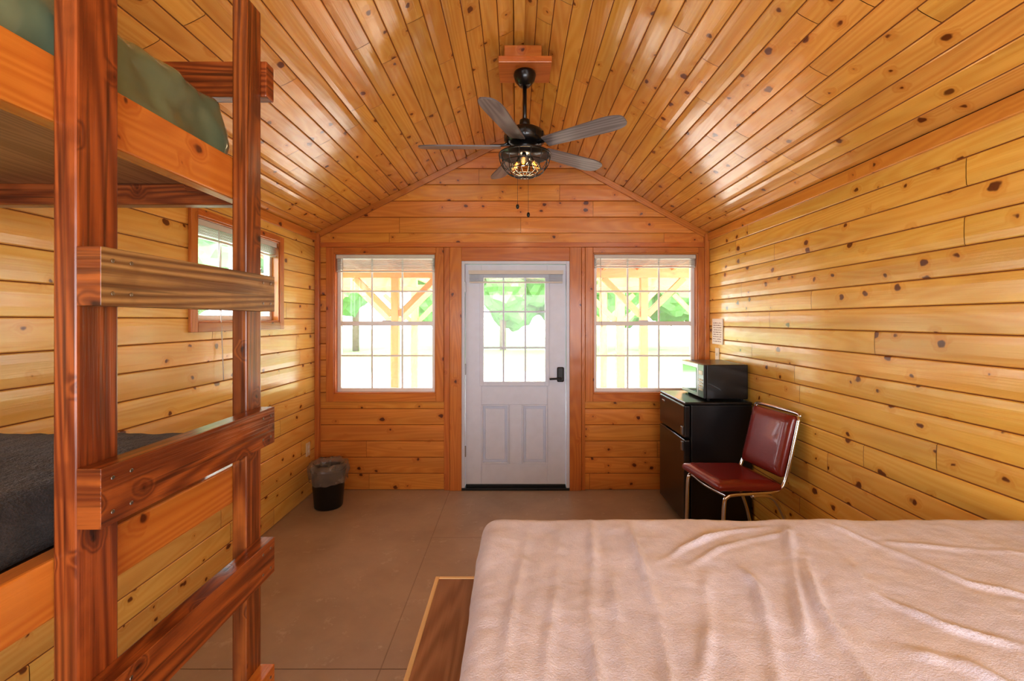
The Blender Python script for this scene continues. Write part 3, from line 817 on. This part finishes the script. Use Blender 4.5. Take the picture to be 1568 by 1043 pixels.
for X0 in (-4.4, 1.9):
    for x in (X0, X0+2.2):
        for y in (8.3, 9.9):
            mb.box((x-0.07, y-0.07, -0.3), (x+0.07, y+0.07, 2.15), 2)
            for s in (-1, 1):
                M = frame((x+s*0.06, y-0.03, 1.5), (s*0.707, 0, 0.707), (0,1,0), (-0.707*s, 0, 0.707))
                mb.box((0, 0, -0.045), (0.85, 0.06, 0.045), 0, 0, M)
    for y in (8.25, 9.85): mb.box((X0-0.4, y, 2.15), (X0+2.6, y+0.1, 2.31), 0)
    for k in range(7): mb.box((X0-0.35+k*0.48, 7.9, 2.31), (X0-0.31+k*0.48, 10.3, 2.42), 1)
mb.build('timber_frame', M_porch, 0.004, pav)
def tree(x, y, h, seed):
    rs = random.Random(seed); e = empty('tree', (x, y, -0.3)); mb = MB()
    mb.tube([(x, y, -0.3), (x, y, h*0.3), (x-0.1, y+0.1, h*0.7)], 0.2, 10, 0, False)
    for k in range(4):
        a = rs.uniform(0, 6.28); mb.tube([(x, y, h*0.35), (x+1.2*math.cos(a), y+1.2*math.sin(a), h*0.55)], 0.08, 8, 0, False)
    mb.build('trunk', M_bark, 0, e)
    bm = bmesh.new()
    for k in range(22):
        a = rs.uniform(0, 6.28); rr = rs.uniform(0.2, 3.0); zz = h*rs.uniform(0.26, 0.95)
        cc = Vector((x+rr*math.cos(a), y+rr*math.sin(a), zz)); R = rs.uniform(0.9, 1.6)
        r = bmesh.ops.create_icosphere(bm, subdivisions=3, radius=R)
        for v in r['verts']:
            n = v.co.normalized(); v.co = cc+v.co+n*(0.45*noise.noise((v.co+cc)*1.7)+0.25*noise.noise((v.co+cc)*4.5))
            v.co.z = max(v.co.z, 0.1)
    me = bpy.data.meshes.new('canopy'); bm.to_mesh(me); bm.free(); me.materials.append(M_leaf)
    ob = bpy.data.objects.new('canopy', me); scene.collection.objects.link(ob); ob.parent = e; ob.matrix_parent_inverse = Matrix.Translation(-e.location)
for i, (x, y, h) in enumerate([(-19,26,8), (-14,29,9), (-9.5,27,8), (-5,31,9), (-0.8,28,8), (3.5,32,10), (7.5,27,8), (12,30,9), (17,26,8), (22,30,9), (-24,30,9), (-26,9,8), (-28,2,9)]):
    tree(x, y, h, i)

# ------------------------------------------------------------------ light
wd = bpy.data.worlds.new('World'); scene.world = wd; wd.use_nodes = True
bg = wd.node_tree.nodes['Background']; bg.inputs[0].default_value = (0.84, 0.93, 1.0, 1); bg.inputs[1].default_value = 8.5
def light(name, typ, loc, energy, size=None, color=(1,1,1), target=None, sizey=None):
    l = bpy.data.lights.new(name, typ); l.energy = energy; l.color = color
    if typ == 'AREA':
        l.shape = 'RECTANGLE'; l.size = size; l.size_y = sizey or size
    ob = bpy.data.objects.new(name, l); ob.location = loc; scene.collection.objects.link(ob)
    if target is not None:
        ob.rotation_euler = (Vector(target)-Vector(loc)).to_track_quat('-Z', 'Y').to_euler()
    return ob
s = light('sun', 'SUN', (0, 0, 10), 6.0, color=(1, 0.97, 0.9), target=(-3, 5.5, 2)); s.data.angle = 0.02
light('back_fill_light', 'AREA', (0.2, -1.45, 1.5), 88, 2.8, (0.88, 0.94, 1.0), (0.2, 2.5, 2.1), 1.2)  # added fill lamp, unseen behind the camera; the back wall has no window
light('fan_light', 'POINT', (FX, FY, 2.50), 3, color=(1, 0.72, 0.42)).data.shadow_soft_size = 0.05

cam = bpy.data.cameras.new('camera'); co = bpy.data.objects.new('camera', cam); scene.collection.objects.link(co)
co.location = (0, 0, 1.55); co.rotation_euler = (math.radians(90), 0, 0)
cam.sensor_width = 36; cam.lens = 16.0; cam.shift_x = -6/1568; cam.shift_y = -31.5/1568; cam.clip_start = 0.02; cam.clip_end = 300
scene.camera = co
